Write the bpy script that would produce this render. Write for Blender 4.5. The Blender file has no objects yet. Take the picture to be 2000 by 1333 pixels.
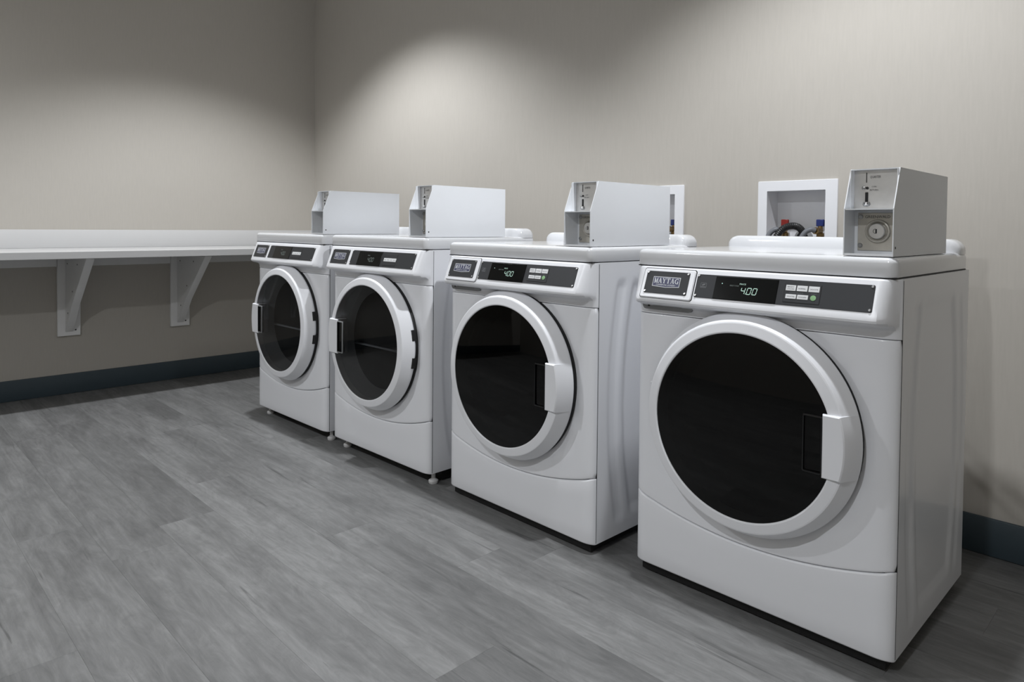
import bpy, bmesh, math, random
from mathutils import Matrix, Vector
PI = math.pi
random.seed(7)
SC = bpy.context.scene
COL = SC.collection

# ------------------------------------------------------------------ camera, light, exposure
CAM = (0.82235, -1.65034, 0.99035)
RT = Vector((0.69994, 0.71413, 0.00988)); UP = Vector((-0.02420, 0.00989, 0.99966)); FW = Vector((-0.71379, 0.69994, -0.02420))
cd = bpy.data.cameras.new('camera'); co = bpy.data.objects.new('camera', cd); COL.objects.link(co)
co.matrix_world = Matrix(((RT.x, UP.x, -FW.x, CAM[0]), (RT.y, UP.y, -FW.y, CAM[1]), (RT.z, UP.z, -FW.z, CAM[2]), (0, 0, 0, 1)))
cd.sensor_width = 36.0; cd.lens = 1352.88 / 2000 * 36; cd.shift_y = -(666.5 - 475.02) / 2000; cd.clip_start = 0.02
SC.camera = co
wd = bpy.data.worlds.new('world'); SC.world = wd; wd.use_nodes = True
wd.node_tree.nodes['Background'].inputs[0].default_value = (0, 0, 0, 1)
SC.view_settings.view_transform = 'Standard'; SC.view_settings.look = 'None'
SC.view_settings.gamma = 1.0; SC.view_settings.use_curve_mapping = False
SC.view_settings.exposure = 0.0
def spot(x, y, power, size=120, blend=0.5, z=2.72, col=(.975, 1.0, 1.035), rad=0.04):
    l = bpy.data.lights.new('ceiling_downlight', 'SPOT'); l.energy = power; l.color = col
    l.spot_size = math.radians(size); l.spot_blend = blend; l.shadow_soft_size = rad
    o = bpy.data.objects.new('ceiling_downlight', l); COL.objects.link(o); o.location = (x, y, z); return o
spot(-2.48, -0.12, 147); spot(0.03, -0.12, 142)
spot(-2.48, -2.8, 128, 168, .7); spot(0.3, -2.8, 127, 168, .7)

# ------------------------------------------------------------------ materials
def nodemat(name):
    m = bpy.data.materials.new(name); m.use_nodes = True
    nt = m.node_tree; return m, nt, nt.nodes['Principled BSDF']
def srgb(r, g, b):
    f = lambda c: c / 12.92 if c <= 0.04045 else ((c + 0.055) / 1.055) ** 2.4
    return (f(r), f(g), f(b), 1)
def mat(name, col, rough=0.5, metal=0.0, spec=0.5, coat=0.0, noise=0.03, scale=30, bump=0.0, bscale=200, emit=None):
    m, nt, p = nodemat(name); N = nt.nodes; L = nt.links
    tc = N.new('ShaderNodeTexCoord'); nz = N.new('ShaderNodeTexNoise'); nz.inputs['Scale'].default_value = scale
    nz.inputs['Detail'].default_value = 3; L.new(tc.outputs['Object'], nz.inputs['Vector'])
    mr = N.new('ShaderNodeMapRange'); mr.inputs['To Min'].default_value = 1 - noise; mr.inputs['To Max'].default_value = 1 + noise
    L.new(nz.outputs['Fac'], mr.inputs['Value'])
    mx = N.new('ShaderNodeVectorMath'); mx.operation = 'SCALE'; mx.inputs[0].default_value = col[:3]
    L.new(mr.outputs[0], mx.inputs['Scale']); L.new(mx.outputs[0], p.inputs['Base Color'])
    p.inputs['Roughness'].default_value = rough; p.inputs['Metallic'].default_value = metal
    p.inputs['Specular IOR Level'].default_value = spec; p.inputs['Coat Weight'].default_value = coat
    p.inputs['Coat Roughness'].default_value = 0.08
    if bump:
        n2 = N.new('ShaderNodeTexNoise'); n2.inputs['Scale'].default_value = bscale; L.new(tc.outputs['Object'], n2.inputs['Vector'])
        b = N.new('ShaderNodeBump'); b.inputs['Strength'].default_value = bump; b.inputs['Distance'].default_value = 0.001
        L.new(n2.outputs['Fac'], b.inputs['Height']); L.new(b.outputs[0], p.inputs['Normal'])
    if emit:
        p.inputs['Emission Color'].default_value = emit[0]; p.inputs['Emission Strength'].default_value = emit[1]
    return m
M = {}
M['enamel'] = mat('white_enamel', srgb(.90, .905, .92), .28, coat=.25, noise=.008, scale=4)
M['lid'] = mat('white_enamel_gloss', srgb(.85, .855, .865), .16, coat=.4, noise=.008, scale=4)
M['plastic'] = mat('white_plastic', srgb(.90, .905, .92), .33, noise=.01, scale=8)
M['powder'] = mat('white_powder_coat', srgb(.91, .92, .935), .42, noise=.012, bump=.12, bscale=900)
M['grey_plastic'] = mat('grey_plastic', srgb(.52, .525, .53), .45)
M['panel'] = mat('charcoal_panel', srgb(.195, .20, .21), .45, spec=.3, noise=.04, scale=400)
M['display'] = mat('black_display', srgb(.04, .045, .045), .15, spec=.25)
M['black'] = mat('black_rubber', srgb(.03, .03, .033), .6)
M['blackgloss'] = mat('black_gloss_plastic', srgb(.05, .05, .055), .15)
M['print'] = mat('white_print', srgb(.82, .83, .84), .5)
M['dimprint'] = mat('grey_print', srgb(.40, .41, .42), .5)
M['darkprint'] = mat('dark_print', srgb(.25, .25, .26), .5)
M['button'] = mat('white_button', srgb(.84, .845, .85), .4)
M['green'] = mat('green_button', srgb(.50, .66, .47), .4)
M['navy'] = mat('navy_logo', srgb(.20, .21, .33), .4)
M['led'] = mat('display_digits', srgb(.2, .25, .22), .5, emit=((.62, .90, .78, 1), .75))
M['leddim'] = mat('display_legend', srgb(.2, .2, .2), .5, emit=((.6, .75, .7, 1), .22))
M['steel'] = mat('brushed_steel', srgb(.80, .795, .785), .36, metal=.6, noise=.10, scale=60, bump=.1, bscale=300)
M['zinc'] = mat('zinc_plate', srgb(.75, .735, .70), .42, metal=.5, noise=.14, scale=45)
M['chrome'] = mat('chrome_screw', srgb(.68, .68, .68), .32, metal=1)
M['drum'] = mat('drum_steel', srgb(.80, .80, .81), .4, metal=.3, noise=.05)
M['darkdrum'] = mat('dark_drum', srgb(.18, .18, .185), .4, metal=.4)
M['lint'] = mat('dark_grey_plastic', srgb(.46, .47, .485), .35)
M['bowl'] = mat('grey_door_bowl', srgb(.72, .73, .745), .22, metal=.35)
M['laminate'] = mat('white_laminate', srgb(.80, .80, .80), .30, noise=.01)
M['bracketpaint'] = mat('white_painted_wood', srgb(.90, .90, .90), .5, noise=.03, scale=20, bump=.2, bscale=150)
M['redlever'] = mat('red_lever', srgb(.50, .10, .07), .4)
M['bluelever'] = mat('blue_lever', srgb(.09, .16, .40), .4)
M['brass'] = mat('brass', srgb(.58, .48, .32), .3, metal=.9, noise=.2, scale=150)
M['greyhose'] = mat('grey_rubber_hose', srgb(.42, .43, .45), .5, noise=.1, scale=120)
M['darkhose'] = mat('black_corrugated_hose', srgb(.13, .13, .135), .45)
M['baseboard'] = mat('slate_baseboard', srgb(.225, .275, .305), .45, noise=.02)
M['ceiling'] = mat('ceiling_paint', srgb(.95, .95, .945), .8, noise=.01)
M['foot'] = mat('foot_rubber', srgb(.80, .80, .80), .6)

def wallmat():
    m, nt, p = nodemat('beige_vinyl_wallcovering'); N = nt.nodes; L = nt.links
    tc = N.new('ShaderNodeTexCoord'); mp = N.new('ShaderNodeMapping'); mp.inputs['Scale'].default_value = (160, 160, 14)
    L.new(tc.outputs['Object'], mp.inputs['Vector'])
    n = N.new('ShaderNodeTexNoise'); n.inputs['Scale'].default_value = 1.0; n.inputs['Detail'].default_value = 4; L.new(mp.outputs[0], n.inputs['Vector'])
    cr = N.new('ShaderNodeMixRGB'); cr.inputs[1].default_value = srgb(.70, .682, .652); cr.inputs[2].default_value = srgb(.73, .712, .682)
    L.new(n.outputs['Fac'], cr.inputs[0]); L.new(cr.outputs[0], p.inputs['Base Color'])
    b = N.new('ShaderNodeBump'); b.inputs['Strength'].default_value = .25; b.inputs['Distance'].default_value = .0006
    L.new(n.outputs['Fac'], b.inputs['Height']); L.new(b.outputs[0], p.inputs['Normal'])
    p.inputs['Roughness'].default_value = .65; p.inputs['Specular IOR Level'].default_value = .3
    return m
M['wall'] = wallmat()

def plankmat():
    m, nt, p = nodemat('grey_wood_plank'); N = nt.nodes; L = nt.links
    tc = N.new('ShaderNodeTexCoord'); oi = N.new('ShaderNodeObjectInfo')
    off = N.new('ShaderNodeVectorMath'); off.operation = 'SCALE'; off.inputs[0].default_value = (53, 31, 17); L.new(oi.outputs['Random'], off.inputs['Scale'])
    add = N.new('ShaderNodeVectorMath'); add.operation = 'ADD'; L.new(tc.outputs['Object'], add.inputs[0]); L.new(off.outputs[0], add.inputs[1])
    def noise(sc, det, rgh=.6, dist=0.0, scale=1):
        mp = N.new('ShaderNodeMapping'); mp.inputs['Scale'].default_value = sc; L.new(add.outputs[0], mp.inputs['Vector'])
        n = N.new('ShaderNodeTexNoise'); n.inputs['Scale'].default_value = scale; n.inputs['Detail'].default_value = det
        n.inputs['Roughness'].default_value = rgh; n.inputs['Distortion'].default_value = dist; L.new(mp.outputs[0], n.inputs['Vector']); return n
    big = noise((1.6, 7, 1), 3, .55, .8)
    fine = noise((5, 150, 1), 5, .65, .5)
    med = noise((2.2, 30, 1), 5, .65, 1.6)
    def rng(n, a, b, lo=.3, hi=.7):
        r = N.new('ShaderNodeMapRange'); r.inputs['From Min'].default_value = lo; r.inputs['From Max'].default_value = hi
        r.inputs['To Min'].default_value = a; r.inputs['To Max'].default_value = b; L.new(n.outputs[0], r.inputs['Value']); return r
    def mul(a, b, op='MULTIPLY'):
        r = N.new('ShaderNodeMath'); r.operation = op; L.new(a.outputs[0], r.inputs[0]); L.new(b.outputs[0], r.inputs[1]); return r
    # cathedral rings and short cracks
    ctr = noise((.9, 6.5, 1), 2, .45, .5)
    k1 = N.new('ShaderNodeMath'); k1.operation = 'MULTIPLY'; k1.inputs[1].default_value = 95; L.new(ctr.outputs[0], k1.inputs[0])
    wv = N.new('ShaderNodeMath'); wv.operation = 'SINE'; L.new(k1.outputs[0], wv.inputs[0])
    crk = noise((2.2, 42, 1), 3, .55, .8)
    cm = N.new('ShaderNodeMapRange'); cm.inputs['From Min'].default_value = .66; cm.inputs['From Max'].default_value = .72
    cm.inputs['To Min'].default_value = 1; cm.inputs['To Max'].default_value = .62; L.new(crk.outputs[0], cm.inputs['Value'])
    blo = noise((5.5, 16, 1), 9, .76, 2.2)
    v = mul(rng(big, .74, 1.24), rng(fine, .94, 1.06)); v = mul(v, rng(med, .87, 1.13)); v = mul(v, rng(wv, .955, 1.035, -1, 1)); v = mul(v, cm); v = mul(v, rng(blo, .80, 1.20))
    tr = N.new('ShaderNodeMapRange'); tr.inputs['To Min'].default_value = .92; tr.inputs['To Max'].default_value = 1.08; L.new(oi.outputs['Random'], tr.inputs['Value'])
    v = mul(v, tr)
    sc = N.new('ShaderNodeVectorMath'); sc.operation = 'SCALE'; sc.inputs[0].default_value = srgb(.437, .438, .436)[:3]
    L.new(v.outputs[0], sc.inputs['Scale']); L.new(sc.outputs[0], p.inputs['Base Color'])
    p.inputs['Roughness'].default_value = .5; p.inputs['Specular IOR Level'].default_value = .35
    b = N.new('ShaderNodeBump'); b.inputs['Strength'].default_value = .25; b.inputs['Distance'].default_value = .0006
    L.new(fine.outputs[0], b.inputs['Height']); L.new(b.outputs[0], p.inputs['Normal'])
    return m
M['plank'] = plankmat()

def glassmat(name, tint, ior=1.5, rough=0.02):
    m = bpy.data.materials.new(name); m.use_nodes = True; nt = m.node_tree; N = nt.nodes; L = nt.links
    N.remove(N['Principled BSDF']); out = N['Material Output']
    t = N.new('ShaderNodeBsdfTransparent'); t.inputs[0].default_value = tint
    g = N.new('ShaderNodeBsdfGlossy'); g.inputs['Roughness'].default_value = rough
    f = N.new('ShaderNodeFresnel'); f.inputs[0].default_value = ior
    mx = N.new('ShaderNodeMixShader'); L.new(f.outputs[0], mx.inputs[0]); L.new(t.outputs[0], mx.inputs[1]); L.new(g.outputs[0], mx.inputs[2])
    L.new(mx.outputs[0], out.inputs[0]); return m
M['washglass'] = glassmat('smoked_door_glass', (.12, .12, .12, 1), 1.45)
M['dryglass'] = glassmat('grey_door_glass', (.88, .885, .89, 1))

# ------------------------------------------------------------------ helpers
def obj(name, bm, m, parent=None, angle=38, smooth=True):
    bmesh.ops.recalc_face_normals(bm, faces=bm.faces[:])
    me = bpy.data.meshes.new(name); bm.to_mesh(me); bm.free()
    if smooth:
        me.polygons.foreach_set('use_smooth', [True] * len(me.polygons)); me.set_sharp_from_angle(angle=math.radians(angle))
    me.materials.append(m)
    o = bpy.data.objects.new(name, me); COL.objects.link(o)
    if parent: o.parent = parent
    return o
def tag(o, label, cat, group=None):
    o['label'] = label; o['category'] = cat
    if group: o['group'] = group
    return o
def thing(name, label, cat, loc=(0, 0, 0), rz=0, group=None):
    o = bpy.data.objects.new(name, None); COL.objects.link(o); o.location = loc; o.rotation_euler = (0, 0, rz); o.empty_display_size = .1
    return tag(o, label, cat, group)
def copy_tree(o, parent=None):
    c = o.copy(); COL.objects.link(c)
    if parent: c.parent = parent
    for ch in list(o.children): copy_tree(ch, c)
    return c
def box(bm, x0, x1, y0, y1, z0, z1, r=0.0, seg=1):
    g = bmesh.ops.create_cube(bm, size=1); vs = g['verts']
    for v in vs:
        v.co = Vector(((x0 + x1) / 2 + v.co.x * (x1 - x0), (y0 + y1) / 2 + v.co.y * (y1 - y0), (z0 + z1) / 2 + v.co.z * (z1 - z0)))
    if r:
        es = list({e for v in vs for e in v.link_edges})
        bmesh.ops.bevel(bm, geom=es, offset=r, segments=seg, affect='EDGES', profile=.5)
    return bm
def B(x0, x1, y0, y1, z0, z1, r=0.0, seg=1): return box(bmesh.new(), x0, x1, y0, y1, z0, z1, r, seg)
def loft(bm, loops, cap0=True, cap1=True, closed=True):
    V = [[bm.verts.new(p) for p in lp] for lp in loops]; n = len(V[0])
    for a, b in zip(V[:-1], V[1:]):
        for i in range(n if closed else n - 1):
            j = (i + 1) % n
            bm.faces.new((a[i], a[j], b[j], b[i]))
    if cap0: bm.faces.new(V[0][::-1])
    if cap1: bm.faces.new(V[-1])
    return V
def rrect(x0, x1, y0, y1, r, n=5):
    pts = []
    for cx, cy, a0 in ((x1 - r, y1 - r, 0), (x0 + r, y1 - r, 90), (x0 + r, y0 + r, 180), (x1 - r, y0 + r, 270)):
        for i in range(n + 1):
            a = math.radians(a0 + 90 * i / n); pts.append((cx + r * math.cos(a), cy + r * math.sin(a)))
    return pts
def lathe(bm, prof, cx, cz, n=96, axis='y', cap0=False, cap1=False, cy=0):
    """prof: list of (r, t); revolves about an axis through (cx, cz)."""
    loops = []
    for r, t in prof:
        lp = []
        for i in range(n):
            a = 2 * PI * i / n
            if axis == 'y': lp.append((cx + r * math.cos(a), t, cz + r * math.sin(a)))
            elif axis == 'z': lp.append((cx + r * math.cos(a), cy + r * math.sin(a), t))
            else: lp.append((t, cx + r * math.cos(a), cz + r * math.sin(a)))
        loops.append(lp)
    return loft(bm, loops, cap0, cap1)
def tube(pts, r, n=10, sub=6, ribs=0.0):
    bm = bmesh.new(); P = [Vector(p) for p in pts]; C = []
    for i in range(len(P) - 1):
        p0, p1, p2, p3 = P[max(i - 1, 0)], P[i], P[i + 1], P[min(i + 2, len(P) - 1)]
        for k in range(sub):
            t = k / sub
            C.append(.5 * ((2 * p1) + (p2 - p0) * t + (2 * p0 - 5 * p1 + 4 * p2 - p3) * t * t + (3 * p1 - p0 - 3 * p2 + p3) * t ** 3))
    C.append(P[-1]); loops = []; up = Vector((0, 1, 0))
    for i, c in enumerate(C):
        d = (C[min(i + 1, len(C) - 1)] - C[max(i - 1, 0)]).normalized()
        s = d.cross(up)
        if s.length < 1e-3: s = d.cross(Vector((1, 0, 0)))
        s.normalize(); u = s.cross(d).normalized(); up = u
        rr = r * (1 + ribs * (1 if i % 2 else -1))
        loops.append([tuple(c + s * rr * math.cos(2 * PI * k / n) + u * rr * math.sin(2 * PI * k / n)) for k in range(n)])
    loft(bm, loops); return bm
def strip_poly(bm, pts, f0, f1):
    """prism of polygon pts, f0/f1 map (u,v) to back / front 3-D points"""
    a = [bm.verts.new(f0(*p)) for p in pts]; b = [bm.verts.new(f1(*p)) for p in pts]; n = len(pts)
    bm.faces.new(a[::-1]); bm.faces.new(b)
    for i in range(n): bm.faces.new((a[i], a[(i + 1) % n], b[(i + 1) % n], b[i]))
_fc = {}
def text_polys(s):
    """flat font outline of a word as (verts, faces), cap height 1, starting at x = 0"""
    if s in _fc: return _fc[s]
    c = bpy.data.curves.new('t', 'FONT'); c.body = s; c.resolution_u = 2
    o = bpy.data.objects.new('t', c); COL.objects.link(o)
    dg = bpy.context.evaluated_depsgraph_get(); dg.update()
    me = bpy.data.meshes.new_from_object(o.evaluated_get(dg))
    xs = [v.co.x for v in me.vertices]; h = .73
    V = [(v.co.x / h, v.co.y / h) for v in me.vertices]; F = [tuple(p.vertices) for p in me.polygons]
    w = max(x for x, y in V)
    bpy.data.objects.remove(o); bpy.data.curves.remove(c); bpy.data.meshes.remove(me)
    _fc[s] = (V, F, w); return _fc[s]
def add_text(bm, s, x0, x1, z0, h, f):
    V, F, w = text_polys(s); k = (x1 - x0) / w
    vs = [bm.verts.new(f(x0 + x * k, z0 + y * h)) for x, y in V]
    for q in F:
        try: bm.faces.new([vs[i] for i in q])
        except ValueError: pass

# ------------------------------------------------------------------ the room
LX, WY, RX, FY, CZ = -3.806, 0.8652, 1.9, -3.6, 2.74
def structure(o): o['kind'] = 'structure'; return o
bm = bmesh.new(); box(bm, LX - .1, RX + .1, FY - .1, WY + .1, -.06, -.004); floor = structure(obj('floor', bm, M['black'], smooth=False))
bm = bmesh.new(); box(bm, LX - .1, RX + .1, FY - .1, WY + .1, CZ, CZ + .08); structure(obj('ceiling', bm, M['ceiling'], smooth=False))
bm = bmesh.new(); box(bm, LX - .1, LX, FY, WY + .13, -.004, CZ); structure(obj('wall_left', bm, M['wall'], smooth=False))
bm = bmesh.new(); box(bm, RX, RX + .1, FY, WY + .13, -.004, CZ); structure(obj('wall_right', bm, M['wall'], smooth=False))
bm = bmesh.new(); box(bm, LX, RX, FY - .1, FY, -.004, CZ); structure(obj('wall_front', bm, M['wall'], smooth=False))
HOLE = [(-0.3702, -0.1536)]; DXB = -0.614
HOLES = sorted([(-0.3702 + DXB, -0.1536 + DXB), (-0.3702, -0.1536)]); HZ = (.905, 1.1324)
bm = bmesh.new(); xs = [LX] + [v for h in HOLES for v in h] + [RX]
for i in range(len(xs) - 1):
    if i % 2 == 0: box(bm, xs[i], xs[i + 1], WY, WY + .13, -.004, CZ)
    else:
        box(bm, xs[i], xs[i + 1], WY, WY + .13, -.004, HZ[0]); box(bm, xs[i], xs[i + 1], WY, WY + .13, HZ[1], CZ)
bmesh.ops.remove_doubles(bm, verts=bm.verts[:], dist=1e-5)
structure(obj('wall_back', bm, M['wall'], smooth=False))
bm = bmesh.new(); box(bm, LX + .012, RX, WY - .012, WY, 0, .1148, .003, 2); structure(obj('baseboard_back', bm, M['baseboard']))
bm = bmesh.new(); box(bm, LX, LX + .012, FY, WY - .012, 0, .1148, .003, 2); structure(obj('baseboard_left', bm, M['baseboard']))

# floor planks: each one a part of the floor
PW, PL, Y0 = 0.178, 1.524, -1.078
phase = {0: -1.42, 1: -1.575, -1: -1.745, 3: -2.655, 4: -.70, 2: -.35, -2: -1.0, -3: -.3, 5: -2.1, 6: -1.2, -4: -1.5}
k0, k1 = math.floor((FY - Y0) / PW), math.ceil((WY - Y0) / PW)
cache = {}
for k in range(k0, k1):
    ya, yb = max(Y0 + k * PW, FY), min(Y0 + (k + 1) * PW, WY - .012)
    ph = phase.get(k, random.uniform(0, PL)); x = ph - PL * math.ceil((ph - LX) / PL)
    while x < RX:
        xa, xb = max(x, LX + .012), min(x + PL, RX)
        if xb - xa > .03:
            key = (round(xb - xa, 3), round(yb - ya, 3))
            if key not in cache:
                b_ = bmesh.new(); hx, hy = (xb - xa) / 2 - .0001, (yb - ya) / 2 - .0001; e = .0005
                loft(b_, [[(-hx, -hy, -.004), (hx, -hy, -.004), (hx, hy, -.004), (-hx, hy, -.004)],
                          [(-hx, -hy, -e * .5), (hx, -hy, -e * .5), (hx, hy, -e * .5), (-hx, hy, -e * .5)],
                          [(-hx + e, -hy + e, 0), (hx - e, -hy + e, 0), (hx - e, hy - e, 0), (-hx + e, hy - e, 0)]])
                o = obj('floor_plank', b_, M['plank'], floor, smooth=False); cache[key] = o.data
            else:
                o = bpy.data.objects.new('floor_plank', cache[key]); COL.objects.link(o); o.parent = floor
            o.location = ((xa + xb) / 2, (ya + yb) / 2, 0)
        x += PL

# ------------------------------------------------------------------ folding counter on the left wall
CTOP, CTH, CD, BST = 0.8417, 0.0376, 0.6045, 0.946
cy0, cy1 = -3.2, WY
ct = thing('folding_counter', 'long white laminate folding counter with backsplash along the left wall', 'counter', (LX, 0, CTOP - CTH))
def loc(o, p): o.location = p; return o
zb = CTOP - CTH
M['edge_shade'] = mat('shaded_laminate', srgb(.72, .72, .72), .35, noise=.01)  # darker copy of the laminate, the front edge's shade put into its colour
obj('front_edge_shade', B(CD - .0012, CD, cy0, cy1 - .0005, .0015, CTH - .0015, .0004), M['edge_shade'], ct)
obj('worktop', B(.0005, CD - .0013, cy0, cy1 - .0005, 0, CTH, .0025, 2), M['laminate'], ct)
obj('backsplash', B(.0005, .019, cy0, cy1 - .0005, CTH + .0003, BST - zb, .002, 2), M['laminate'], ct)
BR = [-1.296, -.6863, -.078]; BWID = .1145
edges = [cy0] + [v for y in BR for v in (y - BWID / 2 - .001, y + BWID / 2 + .001)] + [cy1 - .0005]
for i in range(0, len(edges), 2):
    obj('wall_cleat', B(.0005, .0195, edges[i], edges[i + 1], .7354 - zb, -.0005, .002), M['bracketpaint'], ct)
def bracket(y, label):
    t = thing('counter_bracket', label, 'bracket', (LX, y, .336), 0, 'brackets under the counter'); h = zb - .336
    obj('back_plate', B(.0005, .020, -BWID / 2, BWID / 2, 0, h - .016, .002), M['bracketpaint'], t)
    pts = [(.0205, .022), (.055, .055), (.165, .183), (.482, h - .012), (.482, h - .0006), (.0205, h - .0006)]
    b_ = bmesh.new(); strip_poly(b_, pts, lambda u, v: (u, -.0195, v), lambda u, v: (u, .0195, v))
    bmesh.ops.bevel(b_, geom=b_.edges[:], offset=.0015, segments=1, affect='EDGES')
    obj('gusset', b_, M['bracketpaint'], t)
    for (u, v) in ((.075, h - .05), (.30, h - .045), (.19, h - .20), (.085, h - .33)):
        b_ = bmesh.new(); lathe(b_, [(.0045, -.0208), (.0045, -.0192)], u, v, 10, cap0=True, cap1=True); obj('screw', b_, M['darkprint'], t)
    b_ = bmesh.new(); box(b_, .019, .0215, .028, .036, .028, .036, .001); obj('screw', b_, M['darkprint'], t)
bracket(BR[0], 'white wooden wall bracket under the counter, cut off by the left edge of the photo')
bracket(BR[1], 'white wooden wall bracket under the counter, wholly visible and farther from the machines')
bracket(BR[2], 'white wooden wall bracket under the counter, the one nearest the machines')

# ------------------------------------------------------------------ washing machines and dryers
W = .343; YS = .022; DC = .5005        # half width, seam depth, door centre height
def yfront(x, y=0.0, x0=.302):          # rounded vertical front edges
    a = abs(x)
    if a <= x0: return y
    s = math.sqrt(max(0, 1 - ((a - x0) / (W - x0)) ** 2)); return YS + (y - YS) * s
XS = [-W] + [-W + (W - .302) * (1 - math.cos(PI / 2 * i / 7)) for i in range(1, 8)]
XS = XS + [-.302 + .604 * i / 28 for i in range(1, 28)] + [-x for x in XS[::-1]]
def smile(x): return .1815 + .0525 * (min(abs(x), .335) / .335) ** 2
SL = .3875; SA = math.atan(SL); CN, SN = math.cos(SA), math.sin(SA)
def S(x, z, h):                          # a point on the sloped console face, h along its normal
    y = -.0205 - (.877 - z) * SL
    return (x, y - h * CN, z + h * SN)
def SF(h): return lambda x, z: S(x, z, h)
def splate(x0, x1, z0, z1, r, h0, h1, bev=.0006):
    bm = bmesh.new(); p = rrect(x0, x1, z0, z1, r, 4); q = rrect(x0 + bev, x1 - bev, z0 + bev, z1 - bev, max(r - bev, .0003), 4)
    loft(bm, [[S(u, v, h0) for u, v in p], [S(u, v, h1 - bev) for u, v in p], [S(u, v, h1) for u, v in q]]); return bm
def sdisc(bm, cx, cz, r, h0, h1, n=14, dome=.4):
    lp = lambda rr, h: [S(cx + rr * math.cos(2 * PI * i / n), cz + rr * math.sin(2 * PI * i / n) * CN, h) for i in range(n)]
    loft(bm, [lp(r, h0), lp(r, h0 + (h1 - h0) * (1 - dome)), lp(r * .7, h1)]); return bm
def screw(parent, cx, cz, h=.0014):
    bm = bmesh.new(); sdisc(bm, cx, cz, .0032, h, h + .0020); obj('screw', bm, M['chrome'], parent)
SEG = {'0': 'abcdef', '4': 'fgbc'}
def digits(bm, s, x0, z0, w, h, f, sl=.16, t=.0016):
    def seg(ax, az, bx, bz):
        d = Vector((bx - ax, bz - az)); L_ = d.length; d.normalize(); n = Vector((-d.y, d.x)) * t / 2; g = d * t * .35
        q = [Vector((ax, az)) + g + n, Vector((ax, az)) + g - n, Vector((bx, bz)) - g - n, Vector((bx, bz)) - g + n]
        bm.faces.new([bm.verts.new(f(v.x + (v.y - z0) * sl, v.y)) for v in q])
    x = x0
    for ch in s:
        if ch == '.':
            q = [(x - t, z0), (x, z0), (x, z0 + t), (x - t, z0 + t)]
            bm.faces.new([bm.verts.new(f(u, v)) for u, v in q]); x += t * .6; continue
        P = {'a': (x, z0 + h, x + w, z0 + h), 'b': (x + w, z0 + h, x + w, z0 + h / 2), 'c': (x + w, z0 + h / 2, x + w, z0), 'd': (x, z0, x + w, z0),
             'e': (x, z0, x, z0 + h / 2), 'f': (x, z0 + h / 2, x, z0 + h), 'g': (x, z0 + h / 2, x + w, z0 + h / 2)}
        for c in SEG[ch]: seg(*P[c])
        x += w * 1.5
# serif capitals as stroke lists (unit box, heavy and light stems, slab serifs)
GL = {'M': [(.16, 0, .16, 1, .10), (.16, 1, .5, .05, .20), (.5, .05, .84, 1, .09), (.86, 0, .86, 1, .20), (0, .04, .32, .04, .09), (.66, .04, 1, .04, .09), (0, .96, .22, .96, .09), (.8, .96, 1, .96, .09)],
      'A': [(.14, 0, .48, 1, .09), (.48, 1, .84, 0, .21), (.25, .34, .72, .34, .09), (0, .04, .32, .04, .09), (.62, .04, 1, .04, .09)],
      'Y': [(.14, 1, .5, .45, .20), (.86, 1, .52, .45, .09), (.5, .5, .5, 0, .20), (.3, .04, .7, .04, .09), (0, .96, .36, .96, .09), (.66, .96, 1, .96, .09)],
      'T': [(.5, 0, .5, 1, .21), (.04, .95, .96, .95, .10), (.07, .72, .07, 1, .09), (.93, .72, .93, 1, .09), (.3, .04, .7, .04, .09)],
      'G': [(.86, .93, .5, .96, .10), (.5, .96, .16, .72, .15), (.14, .75, .14, .25, .20), (.16, .28, .5, .04, .15), (.5, .04, .84, .08, .10), (.84, 0, .84, .46, .18), (.62, .45, 1, .45, .09), (.88, .7, .88, 1, .09)]}
def serif(bm, s, x0, x1, z0, h, f):
    n = len(s); w = (x1 - x0) / n
    for i, ch in enumerate(s):
        gx = x0 + i * w + w * .04; gw = w * .92
        for ax, az, bx, bz, t in GL[ch]:
            a = Vector((gx + ax * gw, z0 + az * h)); b_ = Vector((gx + bx * gw, z0 + bz * h)); d = (b_ - a).normalized()
            nn = Vector((-d.y, d.x)) * t * gw / 2
            bm.faces.new([bm.verts.new(f(v.x, v.y)) for v in (a + nn, a - nn, b_ - nn, b_ + nn)])

def side_emboss(y, z):                   # pressed bow-shaped reliefs of the side sheet
    def inside(ya, yb, za, zb, e=.012):
        f = lambda v, a, b: max(0, min(1, (v - a) / e + .5)) * max(0, min(1, (b - v) / e + .5))
        return f(y, ya, yb) * f(z, za, zb)
    u = (z - .45) / .37; bow = .042 * (1 - min(1, u * u))
    d = inside(.115 - bow, .155 - bow, .085, .82) * -.004
    d += inside(.195 - bow * 1.15, .437 + bow * 1.15, .095, .815, .016) * -.0055
    d += inside(.482 + bow * .9, .512 + bow * .9, .085, .81) * -.003
    return d

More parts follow.
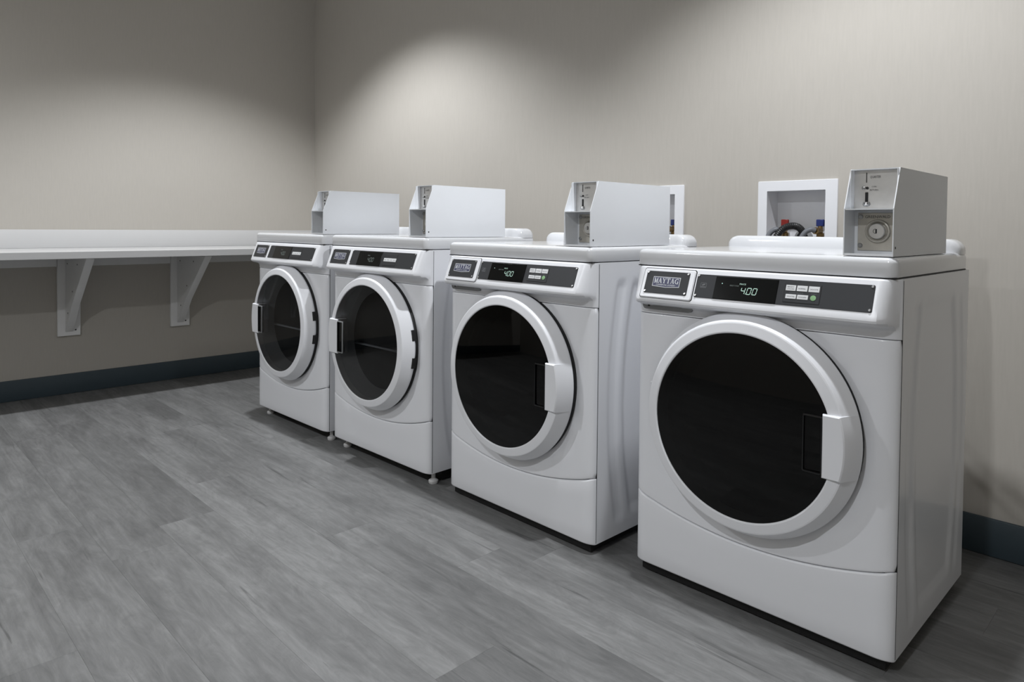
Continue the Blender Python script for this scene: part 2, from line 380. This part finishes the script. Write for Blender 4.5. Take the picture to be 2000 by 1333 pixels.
def machine(kind, loc_, rz, label, dz, group):
    wash = kind == 'washer'
    t = thing('washing_machine' if wash else 'tumble_dryer', label, 'washing machine' if wash else 'dryer', loc_, rz, group)
    def P(name, bm, m, parent=None, **k):
        if dz and parent is None:
            bmesh.ops.translate(bm, verts=bm.verts[:], vec=(0, 0, dz))
        elif dz: bmesh.ops.translate(bm, verts=bm.verts[:], vec=(0, 0, dz))
        return obj(name, bm, m, parent or t, **k)
    Z0, ZT = .0325, .8832
    # cabinet: wrap of sheet metal with embossed sides, open to the front
    bm = bmesh.new()
    ys = [YS + (.585 - YS) * i / 70 for i in range(71)]; zs = [Z0 + (ZT - Z0) * i / 60 for i in range(61)]
    g = [[bm.verts.new((W + side_emboss(y, z), y, z)) for z in zs] for y in ys]
    for i in range(70):
        for j in range(60): bm.faces.new((g[i][j], g[i + 1][j], g[i + 1][j + 1], g[i][j + 1]))
    box(bm, -W, -W + .003, YS, .585, Z0, ZT); box(bm, -W, W - .008, .582, .585, Z0, ZT); box(bm, -W, W - .002, YS, .585, ZT - .003, ZT)
    P('cabinet', bm, M['enamel'])
    P('base_pan', B(-W + .018, W - .018, (.019 if wash else .085), .57, (.006 - dz) if not wash else .006, Z0 + .002), M['black'])
    # lid with rounded rim
    bm = bmesh.new(); L = []
    for ins, z in ((.004, .8852), (.0008, .8868), (0, .889), (0, .917)): L.append((ins, z))
    for i in range(1, 7):
        a = PI / 2 * i / 6; L.append((.0135 * (1 - math.cos(a)), .917 + .0135 * math.sin(a)))
    L.append((.035, .9312))
    loft(bm, [[(x, y, z) for x, y in rrect(-.339 + i, .339 - i, -.012 + i, .586 - i, max(.02 - i * .4, .006), 6)] for i, z in L])
    lid = P('lid', bm, M['lid'])
    bm = bmesh.new(); L = [(0, 0, .926), (0, 0, .936)]
    for i in range(1, 8):
        a = PI / 2 * i / 7; L.append((.032 * (1 - math.cos(a)), .010 * (1 - math.cos(a)), .936 + .031 * math.sin(a)))
    loft(bm, [[(x, y, z) for x, y in rrect(-.3385 + i, .3385 - i, .497 + j, .5855 - j, .024, 6)] for i, j, z in L])
    P('backsplash', bm, M['lid'], lid)
    P('top_seam', B(-.336, .336, -.006, .583, .8828, .8856), M['black'])
    # console
    prof = [(YS, .8826), (-.012, .8826), (-.0168, .8815), (-.0192, .8795), (-.0205, .877)]
    prof += [(-.0205 - (.877 - z) * SL, z) for z in (.86, .84, .82, .803)]
    yl = -.0205 - (.877 - .803) * SL
    prof += [(yl - .0022, .7975), (yl - .0030, .7925), (yl - .0012, .7872), (yl + .004, .7835), (-.040, .7808), (-.026, .7778), (-.0135, .7742), (-.0060, .7695), (-.002, .762), (-.0005, .7505), (.003, .7492), (YS, .7492)]
    bm = bmesh.new(); loops = []
    for x in XS:
        sc = (YS - yfront(x, 0)) / YS; a = abs(x)
        lg = 1.0 if a <= .300 else math.sqrt(max(0, 1 - ((a - .300) / .0372) ** 2))
        loops.append([(x, YS + (max(y, 0) - YS) * sc + min(y, 0) * lg, z) for y, z in prof])
    loft(bm, loops, cap0=False, cap1=False, closed=False)
    console = P('console', bm, M['plastic'], angle=20)
    # detergent drawer front and its finger pull
    if wash:
        P('drawer_gap', splate(-.3015, -.1375, .7975, .8785, .007, -.001, .0009, .0003), M['black'], console)
        dr = P('drawer_front', splate(-.2995, -.1395, .7985, .8765, .006, 0, .0042, .0022), M['plastic'], console)
        bm = bmesh.new(); pts = [(-.317, .7855), (-.317, .774)] + [(-.305 - .012 * math.cos(a), .774 - .012 * math.sin(a)) for a in (PI / 6, PI / 3, PI / 2)]
        pts += [(-.170 + .012 * math.sin(a), .774 - .012 * math.cos(a)) for a in (0, PI / 6, PI / 3, PI / 2)] + [(-.158, .7855)]
        strip_poly(bm, pts, lambda u, v: (u, yfront(u) + .004, v), lambda u, v: (u, yfront(u) - .0125, v)); P('drawer_pull', bm, M['grey_plastic'], console)
        bm = bmesh.new(); box(bm, -.282, -.189, -.0131, -.0115, .7735, .7752); P('drawer_slot', bm, M['black'], console)
        P('drawer_catch', B(-.298, -.2925, -.0131, -.0108, .7695, .7748), M['black'], console)
    hp = .0042 if wash else 0
    # name plate with the maker's badge
    npl = P('name_plate', splate(-.2886, -.1544, .8099, .8692, .0035, hp, hp + .0014), M['panel'])
    lx0, lx1, lz0, lz1 = -.2645, -.1795, .8290, .8545; hh = hp + .0016
    bm = bmesh.new(); ed = [(lx0, lz0), ((lx0 + lx1) / 2, lz0 - .0026), (lx1, lz0), (lx1, lz1), (lx0, lz1)]
    strip_poly(bm, ed, SF(hh - .0004), SF(hh + .0002)); P('badge_border', bm, M['print'], npl)
    i_ = .0016; ed2 = [(lx0 + i_, lz0 + i_), ((lx0 + lx1) / 2, lz0 - .0026 + i_), (lx1 - i_, lz0 + i_), (lx1 - i_, lz1 - i_), (lx0 + i_, lz1 - i_)]
    bm = bmesh.new(); strip_poly(bm, ed2, SF(hh), SF(hh + .0005)); P('badge_field', bm, M['navy'], npl)
    bm = bmesh.new(); serif(bm, 'MAYTAG', lx0 + .004, lx1 - .004, lz0 + .0085, .0135, SF(hh + .0008))
    add_text(bm, 'COMMERCIAL LAUNDRY', lx0 + .012, lx1 - .012, lz0 + .0022, .0040, SF(hh + .0008)); P('badge_lettering', bm, M['print'], npl, smooth=False)
    for sx in (-.2842, -.1590):
        for sz in (.8145, .8648): screw(npl, sx, sz, hp + .0014) if not dz else None
    if dz:
        for sx in (-.2842, -.1590):
            for sz in (.8145, .8648):
                bm = bmesh.new(); sdisc(bm, sx, sz, .0032, hp + .0014, hp + .0036); P('screw', bm, M['chrome'], npl)
    # control plate
    cp = P('control_plate', splate(-.1342, .3009, .8099, .8692, .0035, 0, .0014), M['panel'])
    P('display', splate(-.0795, .0855, .8108, .8665, .001, .0012, .0030, .0008), M['display'], cp)
    f = SF(.0034)
    bm = bmesh.new(); digits(bm, '4.00', -.0065, .8268, .0098, .0150, f); P('price_digits', bm, M['led' if wash else 'leddim'], cp, smooth=False)
    bm = bmesh.new(); add_text(bm, 'PRICE', -.0125, .0045, .8487, .0036, f)
    P('price_legend', bm, M['led' if wash else 'leddim'], cp, smooth=False)
    if wash: P('indicator_light', splate(-.0606, -.0580, .8478, .8500, .0008, .0028, .0034, .0001), M['led'], cp)
    if wash:
        bm = bmesh.new(); add_text(bm, 'SELECT CYCLE', -.0380, -.0135, .8440, .0030, f); P('cycle_legend', bm, M['leddim'], cp, smooth=False)
        bm = bmesh.new(); o1, o2 = rrect(-.1205, -.1030, .8350, .8475, .002, 2), rrect(-.1196, -.1039, .8359, .8466, .0015, 2)
        n = len(o1); a = [bm.verts.new(S(*p, .0017)) for p in o1]; b_ = [bm.verts.new(S(*p, .0017)) for p in o2]
        for i in range(n): bm.faces.new((a[i], a[(i + 1) % n], b_[(i + 1) % n], b_[i]))
        for q in ([(-.118, .8415), (-.112, .8448), (-.107, .8452), (-.1075, .8425), (-.113, .8405)], [(-.1185, .8370), (-.1048, .8370), (-.1048, .8385), (-.1185, .8385)]):
            bm.faces.new([bm.verts.new(S(*p, .0017)) for p in q])
        P('energy_mark', bm, M['dimprint'], cp, smooth=False)
    kp = P('keypad_frame', splate(.1020, .1880, .8165, .8615, .001, .001, .0019, .0004), M['black'], cp)
    P('keypad', splate(.1032, .1868, .8177, .8603, .001, .0015, .0022, .0003), M['panel'], cp)
    if wash:
        keys = [(.1055, .1292, .8436, .8566, ('BRIGHT', 'COLORS')), (.1318, .1566, .8436, .8566, ('NORMAL',)), (.1592, .1842, .8436, .8566, ('DELICATE',)),
                (.1078, .1330, .8254, .8356, ('WHITES',)), (.1352, .1608, .8254, .8356, ('WOOLENS',))]
    else:
        keys = [(.1050 + .0203 * i, .1248 + .0203 * i, .8318, .8448, (w,)) for i, w in enumerate(('HIGH', 'MED', 'LOW', 'DELICATE'))]
    for x0, x1, z0, z1, words in keys:
        P('cycle_button', splate(x0, x1, z0, z1, .0006, .002, .0034, .0005), M['button'], cp)
        bm = bmesh.new(); hz = (z1 - z0)
        for i, wd_ in enumerate(words):
            zz = z0 + hz * (.36 if len(words) == 1 else (.58 - .36 * i)); add_text(bm, wd_, x0 + .0035, x1 - .0035, zz, .0028, SF(.0037))
        P('button_lettering', bm, M['darkprint'], cp, smooth=False)
    if wash:
        bm = bmesh.new(); sdisc(bm, .1725, .8305, .0066, .002, .0036, 24, .3); P('start_button', bm, M['green'], cp)
        bm = bmesh.new(); add_text(bm, 'CYCLE SELECT', .1150, .1480, .8382, .0026, SF(.0025)); add_text(bm, 'START', .1660, .1790, .8385, .0026, SF(.0025))
        P('keypad_lettering', bm, M['dimprint'], cp, smooth=False)
    for sx in (-.1295, .2962):
        for sz in (.8145, .8648):
            bm = bmesh.new(); sdisc(bm, sx, sz, .0032, .0014, .0036); P('screw', bm, M['chrome'], cp)
    # front panel with a round opening, star shaped about the door centre
    bm = bmesh.new(); N = 180; ang = [2 * PI * i / N for i in range(N)]
    def outline(a):
        c, s = math.cos(a), math.sin(a); r = 1e9
        if abs(c) > 1e-6: r = min(r, W / abs(c))
        if s > 1e-6: r = min(r, (.7478 - DC) / s)
        if s < -1e-6:
            lo, hi = .2, .6
            for _ in range(40):
                m_ = (lo + hi) / 2
                if DC + m_ * s > smile(m_ * c) + .0012: lo = m_
                else: hi = m_
            r = min(r, lo)
        return r
    def dish(r, s): # shallow dish pressed around the door
        k = max(0, min(1, (.300 - r) / .012)); return .005 * k * k * (3 - 2 * k)
    rings = []
    R0 = .232
    for tt in (-1, 0, .15, .3, .45, .58, .70, .80, .87, .93, .97, .99, 1, 2):
        lp = []
        for a in ang:
            c, s = math.cos(a), math.sin(a); ro = outline(a)
            if tt == -1: r = R0; x, z = r * c, DC + r * s; y = .05
            elif tt == 2: x, z = ro * c, DC + ro * s; y = YS + .001
            else:
                r = R0 + (ro - R0) * tt; x, z = r * c, DC + r * s; y = yfront(x) + dish(r, s)
                if tt == 1: y = min(y + .0022, YS + .0005)
                elif tt == .99: y = min(y + .0005, YS)
            lp.append((x, y, z))
        rings.append(lp)
    loft(bm, rings, False, False)
    P('front_panel', bm, M['enamel'], angle=50)
    # kick panel
    bm = bmesh.new(); loops = []
    for x in XS:
        zt = smile(x) - .0012; y = yfront(x); q = min(1.0, (YS - y) / YS + .02); col_ = [(x, YS + .001, Z0 + .002), (x, y + .004 * q, Z0), (x, y + .001 * q, Z0 + .0015), (x, y, Z0 + .005)]
        col_ += [(x, y, Z0 + (zt - Z0) * k) for k in (.25, .5, .75)] + [(x, y, zt - .006), (x, y + .0009 * q, zt - .002), (x, y + .004 * q, zt), (x, YS + .001, zt)]
        loops.append(col_)
    loft(bm, loops, False, False, closed=False); P('kick_panel', bm, M['enamel'], angle=50)
    P('panel_seam', B(-.322, .322, .0085, YS, .15, .26), M['black'])
    P('side_seam', B(-W + .004, W + .0003, YS - .001, YS + .0008, Z0 + .004, ZT - .004), M['black'])
    # door
    bm = bmesh.new()
    prof = [(.232, -.004), (.270, -.004), (.2775, -.0125), (.2795, -.017), (.2790, -.0205), (.2600, -.0570), (.2585, -.0590), (.2555, -.0602), (.2345, -.0640), (.2315, -.0632), (.2300, -.0600), (.2300, -.0100)]
    lathe(bm, prof, 0, DC, 128); door = P('door', bm, M['plastic'], angle=11)
    bm = bmesh.new(); lathe(bm, [(.262, -.006), (.2745, -.006), (.2765, -.002), (.2745, .008), (.262, .008)], 0, DC, 96); P('door_gasket', bm, M['black'], door)
    bm = bmesh.new(); pr = [(.2303 * (i / 10), -.0615 - .010 * (1 - (i / 10) ** 2)) for i in range(1, 11)]
    lathe(bm, pr[::-1] , 0, DC, 96, cap1=True); P('door_glass', bm, M['washglass' if wash else 'dryglass'], door)
    sg = 1 if wash else -1
    xi = .209 if wash else .188
    ha, hb = .4300, .5755
    def hloop(rr, y, ins, k=11):
        p = [(sg * (xi + ins), y, ha + ins), (sg * (xi + ins), y, hb - ins)]
        for i in range(k):
            z = hb - ins + (ha - hb + 2 * ins) * i / (k - 1)
            p.append((sg * math.sqrt(rr * rr - (z - DC) ** 2), y, z))
        return p
    bm = bmesh.new(); loft(bm, [hloop(.2798, -.018, 0), hloop(.2792, -.0215, 0), hloop(.2625, -.0625, 0), hloop(.2595, -.0680, .0008), hloop(.2565, -.0705, .003)])
    P('door_handle', bm, M['plastic'], door, angle=14)
    # finger recess beside the handle
    bm = bmesh.new(); rx0, rx1 = (xi - .043, xi - .0005)
    po = rrect(rx0, rx1, .4365, .5695, .004, 4); pi_ = rrect(rx0 + .003, rx1 - .0005, .4400, .5660, .003, 4)
    lp = lambda p, y: [(sg * u, y, v) for u, v in p]
    loft(bm, [lp(po, -.058), lp(po, -.0700), lp(pi_, -.0708), lp(pi_, -.0690)], True, False)
    rc = P('handle_recess', bm, M['blackgloss'] if wash else M['grey_plastic'], door)
    bm = bmesh.new(); loft(bm, [lp(pi_, -.0690), lp([(u * .98 + .02 * (rx0 + rx1) / 2, v) for u, v in pi_], -.060)], False, True); P('recess_cup', bm, M['blackgloss'] if wash else M['black'], door)
    if wash:
        P('hinge_cap', B(-.2800, -.2740, -.022, -.012, DC + .055, DC + .061, .002, 2), M['plastic'], door)
        P('door_hinge', B(-.2835, -.2770, -.012, -.002, DC - .01, DC + .004, .001), M['plastic'], door)
        bm = bmesh.new(); box(bm, -.2815, -.2775, -.0135, -.004, DC + .006, DC + .022, .001); P('hinge_pin', bm, M['black'], door)
    else:
        for zc in (DC + .055, DC - .050):
            bm = bmesh.new(); aa = math.atan2(zc - DC, .27); L_ = []
            for rr, y in ((.2752, -.0250), (.2775, -.0245), (.2810, -.0215), (.2810, -.006), (.275, -.006)):
                L_.append([(rr * math.cos(aa + q), y, DC + rr * math.sin(aa + q)) for q in (-.075, -.025, .025, .075)])
            loft(bm, L_, True, True, closed=False); P('door_hinge', bm, M['black'], door)
    # drum behind the glass
    bm = bmesh.new()
    if wash:
        lathe(bm, [(.2295, -.012), (.19, .03), (.185, .045), (.225, .055), (.235, .08), (.235, .40), (.20, .43), (.02, .44)], 0, DC, 64, cap1=True)
        dm = P('drum', bm, M['darkdrum'])
        for k in range(3):
            a = PI / 2 + .6 + 2 * PI * k / 3; c, s = math.cos(a), math.sin(a); bm = bmesh.new(); L_ = []
            for y in (.085, .16, .25, .33, .395):
                tw = (y - .085) * 1.2; ca, sa = math.cos(a + tw), math.sin(a + tw); h_ = .06
                L_.append([((.232 - h) * ca - o_ * sa, y, DC + (.232 - h) * sa + o_ * ca) for h, o_ in ((0, -.03), (h_, -.010), (h_, .010), (0, .03))])
            loft(bm, L_); P('baffle', bm, M['darkdrum'], dm)
    else:
        lathe(bm, [(.190, .051), (.240, .062), (.255, .09), (.255, .45), (.02, .46)], 0, DC, 64, cap1=True)
        dm = P('drum', bm, M['drum'])
        bm = bmesh.new(); lathe(bm, [(.2298, -.034), (.2275, -.028), (.197, .026), (.190, .050)], 0, DC, 64); P('door_bowl', bm, M['bowl'], door)
        bm = bmesh.new(); pts = [(.186 * math.cos(a), .186 * math.sin(a)) for a in [PI + .16 + (PI - .32) * i / 20 for i in range(21)]]
        strip_poly(bm, [(u, DC + v) for u, v in pts], lambda u, v: (u, .060, v), lambda u, v: (u, .034, v)); P('lint_cover', bm, M['lint'], dm)
        bm = bmesh.new(); box(bm, -.180, .180, .010, .060, DC - .034, DC - .027, .002); P('lint_ledge', bm, M['lint'], dm)
    # levelling feet
    for sx in ((-.290, .318) if not wash else (-.27, .27)):
        for sy in ((.048, .545) if not wash else (.10, .52)):
            bm = bmesh.new(); lathe(bm, [(.016, 0), (.0185, .004), (.0185, .012), (.011, .018), (.008, .020), (.008, Z0 + dz + .006)], sx, 0, 20, axis='z', cap0=True, cap1=True, cy=sy); obj('levelling_foot', bm, M['black' if wash else 'foot'], t)
    return t
R = math.radians
DZ = .0145
w4 = machine('washer', (0, 0, 0), 0, 'nearest white front-loading washer with dark glass, its whole right side in view', 0, 'coin-operated washers')
d2 = machine('dryer', (-1.5859, -.0628, 0), R(.70), 'white tumble dryer with a see-through grey door, standing next to the washers', DZ, 'coin-operated dryers')
w3 = copy_tree(w4); w3.location = (-.8118, -.0357, 0); w3.rotation_euler = (0, 0, R(-.68)); w3['label'] = 'second white front-loading washer with dark glass, between the nearest washer and the dryers'
d1 = copy_tree(d2); d1.location = (-2.3308, -.0713, 0); d1.rotation_euler = (0, 0, R(.56)); d1['label'] = 'farthest white tumble dryer, at the end of the row by the counter'

# ------------------------------------------------------------------ coin boxes on the lids
BX0, BX1, BYF, BYT, BYB, BZ0, BZM, BZT = .2232, .328, -.005, .032, .4115, .9318, 1.0378, 1.1292
ORX, ORY = (BX0 + BX1) / 2, .2
def coin_box(label):
    t = thing('coin_box', label, 'coin box', (0, 0, 0), 0, 'coin boxes on the machine lids')
    def T(bm): bmesh.ops.translate(bm, verts=bm.verts[:], vec=(-ORX, -ORY, -BZ0)); return bm
    bm = bmesh.new(); th = .0022
    for xa in (BX0, BX1 - th):
        strip_poly(bm, [(BYF, BZ0), (BYF, BZM), (BYT, BZT), (BYB, BZT), (BYB, BZ0)], lambda u, v: (xa, u, v), lambda u, v: (xa + th, u, v))
    a, b_ = BX0 + th, BX1 - th
    box(bm, a, b_, BYT + .0006, BYB, BZT - th, BZT); box(bm, a, b_, BYB - th, BYB, BZ0, BZT - th); box(bm, a, b_, BYF + .001, BYB - th, BZ0, BZ0 + th)
    box(bm, a, b_, BYF + .0015, .060, BZM - .0025, BZM); box(bm, a, b_, BYF + .001, BYF + .003, BZ0 + th, BZ0 + .005)
    box(bm, a, a + .0018, .0245, .046, BZM, BZT - th); box(bm, b_ - .0018, b_, .0245, .046, BZM, BZT - th)
    obj('housing', T(bm), M['powder'], t, smooth=False)
    bm = bmesh.new(); lathe(bm, [(.0028, BX1 - .0008), (.0028, BX1 + .0004)], .009, .951, 12, axis='x', cap0=True, cap1=True); obj('side_hole', T(bm), M['black'], t)
    cpn = obj('coin_plate', T(B(a + .0003, b_ - .0003, .0465, .0485, BZM + .0003, BZT - th - .0003)), M['steel'], t)
    f = lambda x, z: (x, .0459, z)
    bm = bmesh.new(); box(bm, .2526, .2542, .0455, .047, 1.0985, 1.1215); obj('coin_slot', T(bm), M['black'], cpn)
    bm = bmesh.new(); lathe(bm, [(.0042, .0466), (.0042, .0440), (.0030, .0432)], .2478, 1.0865, 14, cap1=True); obj('return_button', T(bm), M['chrome'], cpn)
    bm = bmesh.new(); lathe(bm, [(.0030, .0466), (.0030, .0440)], .2552, 1.0862, 12, cap1=True); obj('button_hole', T(bm), M['black'], cpn)
    bm = bmesh.new(); box(bm, .2510, .2575, .0450, .0468, 1.0545, 1.0765, .0008); obj('return_slot', T(bm), M['black'], cpn)
    bm = bmesh.new(); L_ = []
    for r_, z in ((.0070, 1.0535), (.0085, 1.0480), (.0070, 1.0455), (.0030, 1.0440)):
        L_.append([(.2545 + r_ * math.cos(q), .0468 - r_ * 1.1 * math.sin(q), z) for q in [PI * i / 8 for i in range(9)]])
    loft(bm, L_, False, True); obj('return_cup', T(bm), M['chrome'], cpn)
    bm = bmesh.new(); add_text(bm, 'QUARTER', .2608, .2835, 1.1085, .0058, f); add_text(bm, 'COIN', .2645, .2745, 1.0872, .0036, f); add_text(bm, 'RETURN', .2605, .2785, 1.0795, .0040, f)
    obj('coin_lettering', T(bm), M['darkprint'], cpn, smooth=False)
    lk = obj('lock_plate', T(B(.2338, b_ - .0003, .0540, .0570, BZ0 + .0108, BZM - .0085, .0008)), M['zinc'], t)
    obj('lock_backing', T(B(a + .0003, b_ - .0003, .0572, .0590, BZ0 + th, BZM - .003)), M['powder'], t)
    lcx, lcz = .2776, .9872
    bm = bmesh.new(); lathe(bm, [(.0268, .0541), (.0268, .0505), (.0255, .0485), (.0235, .0480), (.0225, .0490), (.0185, .0535)], lcx, lcz, 48); obj('lock_ring', T(bm), M['zinc'], lk)
    bm = bmesh.new(); lathe(bm, [(.0180, .0541), (.0175, .0475), (.0160, .0460)], lcx - .001, lcz, 40, cap1=True); obj('lock_core', T(bm), M['steel'], lk)
    bm = bmesh.new(); box(bm, lcx - .0030, lcx + .0002, .0454, .0462, lcz - .0050, lcz + .0050)
    for i in range(6):
        q0 = PI / 2 + PI * i / 6; q1 = PI / 2 + PI * (i + 1) / 6; c_ = lcx - .0024
        bm.faces.new([bm.verts.new((c_ + r_ * math.cos(q), .0456, lcz + r_ * math.sin(q))) for r_, q in ((.0048, q0), (.0058, q0), (.0058, q1), (.0048, q1))])
    obj('keyhole', T(bm), M['black'], lk)
    for z in (1.0205, .9545):
        bm = bmesh.new(); lathe(bm, [(.0052, .0541), (.0052, .0515), (.0035, .0498)], .2400, z, 16, cap1=True); obj('screw', T(bm), M['chrome'], lk)
    bm = bmesh.new(); add_text(bm, 'GREENWALD', .2492, .3030, 1.0172, .0066, lambda x, z: (x, .0535, z)); add_text(bm, 'I', .3085, .3100, 1.0172, .0066, lambda x, z: (x, .0535, z))
    obj('maker_lettering', T(bm), M['darkprint'], lk, smooth=False)
    return t
def put_box(t, mloc, rz, dz):
    c, s = math.cos(rz), math.sin(rz)
    t.location = (mloc[0] + ORX * c - ORY * s, mloc[1] + ORX * s + ORY * c, BZ0 + dz); t.rotation_euler = (0, 0, rz)
cb = coin_box('white metal coin box on the nearest washer, its lock and coin plate fully in view')
put_box(cb, (0, 0), 0, 0)
for mloc, rz, dz, lab in (((-.8118, -.0357), R(-.68), 0, 'white metal coin box on the second washer, in front of a wall outlet box'),
                          ((-1.5859, -.0628), R(.70), DZ, 'white metal coin box on the dryer standing next to the washers'),
                          ((-2.3308, -.0713), R(.56), DZ, 'white metal coin box on the farthest dryer, smallest in the photo')):
    c = copy_tree(cb); c['label'] = lab; put_box(c, mloc, rz, dz)

# ------------------------------------------------------------------ outlet boxes in the wall with taps and hoses
OX0, OX1, OZ0, OZ1 = -.4053, -.1131, .869, 1.1685
def outlet(label):
    t = thing('outlet_box', label, 'outlet box', ((OX0 + OX1) / 2, WY, OZ0), 0, 'washer outlet boxes in the wall')
    cx = (OX0 + OX1) / 2
    def T(bm): bmesh.ops.translate(bm, verts=bm.verts[:], vec=(-cx, -WY, -OZ0)); return bm
    bm = bmesh.new(); o_ = rrect(OX0, OX1, OZ0, OZ1, .003, 2); i1 = rrect(-.3692, -.1546, .906, 1.1314, .002, 2)
    o2 = rrect(OX0 + .0015, OX1 - .0015, OZ0 + .0015, OZ1 - .0015, .002, 2)
    q = lambda p, y: [(u, WY + y, v) for u, v in p]
    loft(bm, [q(o_, 0), q(o_, -.006), q(o2, -.0075), q(i1, -.0075), q(i1, .085)], False, True)
    obj('frame', T(bm), M['plastic'], t)
    for lx, mcol in ((-.3235, 'redlever'), (-.1925, 'bluelever')):
        bm = bmesh.new(); box(bm, lx - .0135, lx + .0135, WY + .043, WY + .056, 1.001, 1.0262, .002); lv = obj('tap_lever', T(bm), M[mcol], t)
        bm = bmesh.new(); lathe(bm, [(.010, .906), (.010, .955), (.013, .957), (.013, .975), (.009, .978), (.008, 1.002)], lx, 0, 16, axis='z', cap0=True, cap1=True, cy=WY + .05)
        lathe(bm, [(.0105, WY + .050), (.0105, WY + .018), (.0125, WY + .016), (.0125, WY + .004)], lx, .985, 16, cap0=True, cap1=True); obj('tap_body', T(bm), M['brass'], t)
    bm = bmesh.new(); lathe(bm, [(.030, WY + .0849), (.030, WY + .062), (.022, WY + .060), (.020, WY + .072)], -.262, .958, 32, cap1=True); obj('drain_port', T(bm), M['grey_plastic'], t)
    return t
ob = outlet('white wall outlet box with red and blue taps, beside the nearest coin box')
def hoses(t):
    y = WY; cx = (OX0 + OX1) / 2
    def hp(name, label, pts, r, m, **k):
        o = obj(name, tube([(p[0] - cx, p[1] - WY, p[2] - OZ0) for p in pts], r, **k), m, t); o['label'] = label
    hp('supply_hose', 'grey supply hose on the red tap', [(-.3235, y + .004, .985), (-.335, y - .004, .988), (-.352, y - .012, .975), (-.362, y - .02, .945), (-.362, y - .035, .90), (-.33, y - .12, .80), (-.29, y - .22, .76), (-.28, .5865, .76)], .0095, M['greyhose'], n=12)
    hp('supply_hose', 'grey supply hose on the blue tap', [(-.1925, y + .004, .985), (-.204, y - .004, .989), (-.222, y - .012, .978), (-.236, y - .02, .948), (-.238, y - .035, .90), (-.235, y - .12, .80), (-.225, y - .22, .76), (-.22, .5865, .76)], .0095, M['greyhose'], n=12)
    hp('drain_hose', 'black ribbed drain hose', [(-.262, y + .058, .952), (-.258, y + .045, .985), (-.275, y + .02, 1.002), (-.305, y - .004, .992), (-.328, y - .016, .955), (-.335, y - .03, .90), (-.24, y - .12, .78), (-.16, y - .22, .70), (-.15, .5865, .70)], .0125, M['darkhose'], n=12, sub=14, ribs=.06)
hoses(ob)
ob2 = copy_tree(ob); ob2.location.x += DXB; ob2['label'] = 'white wall outlet box mostly hidden behind the coin box on the second washer'
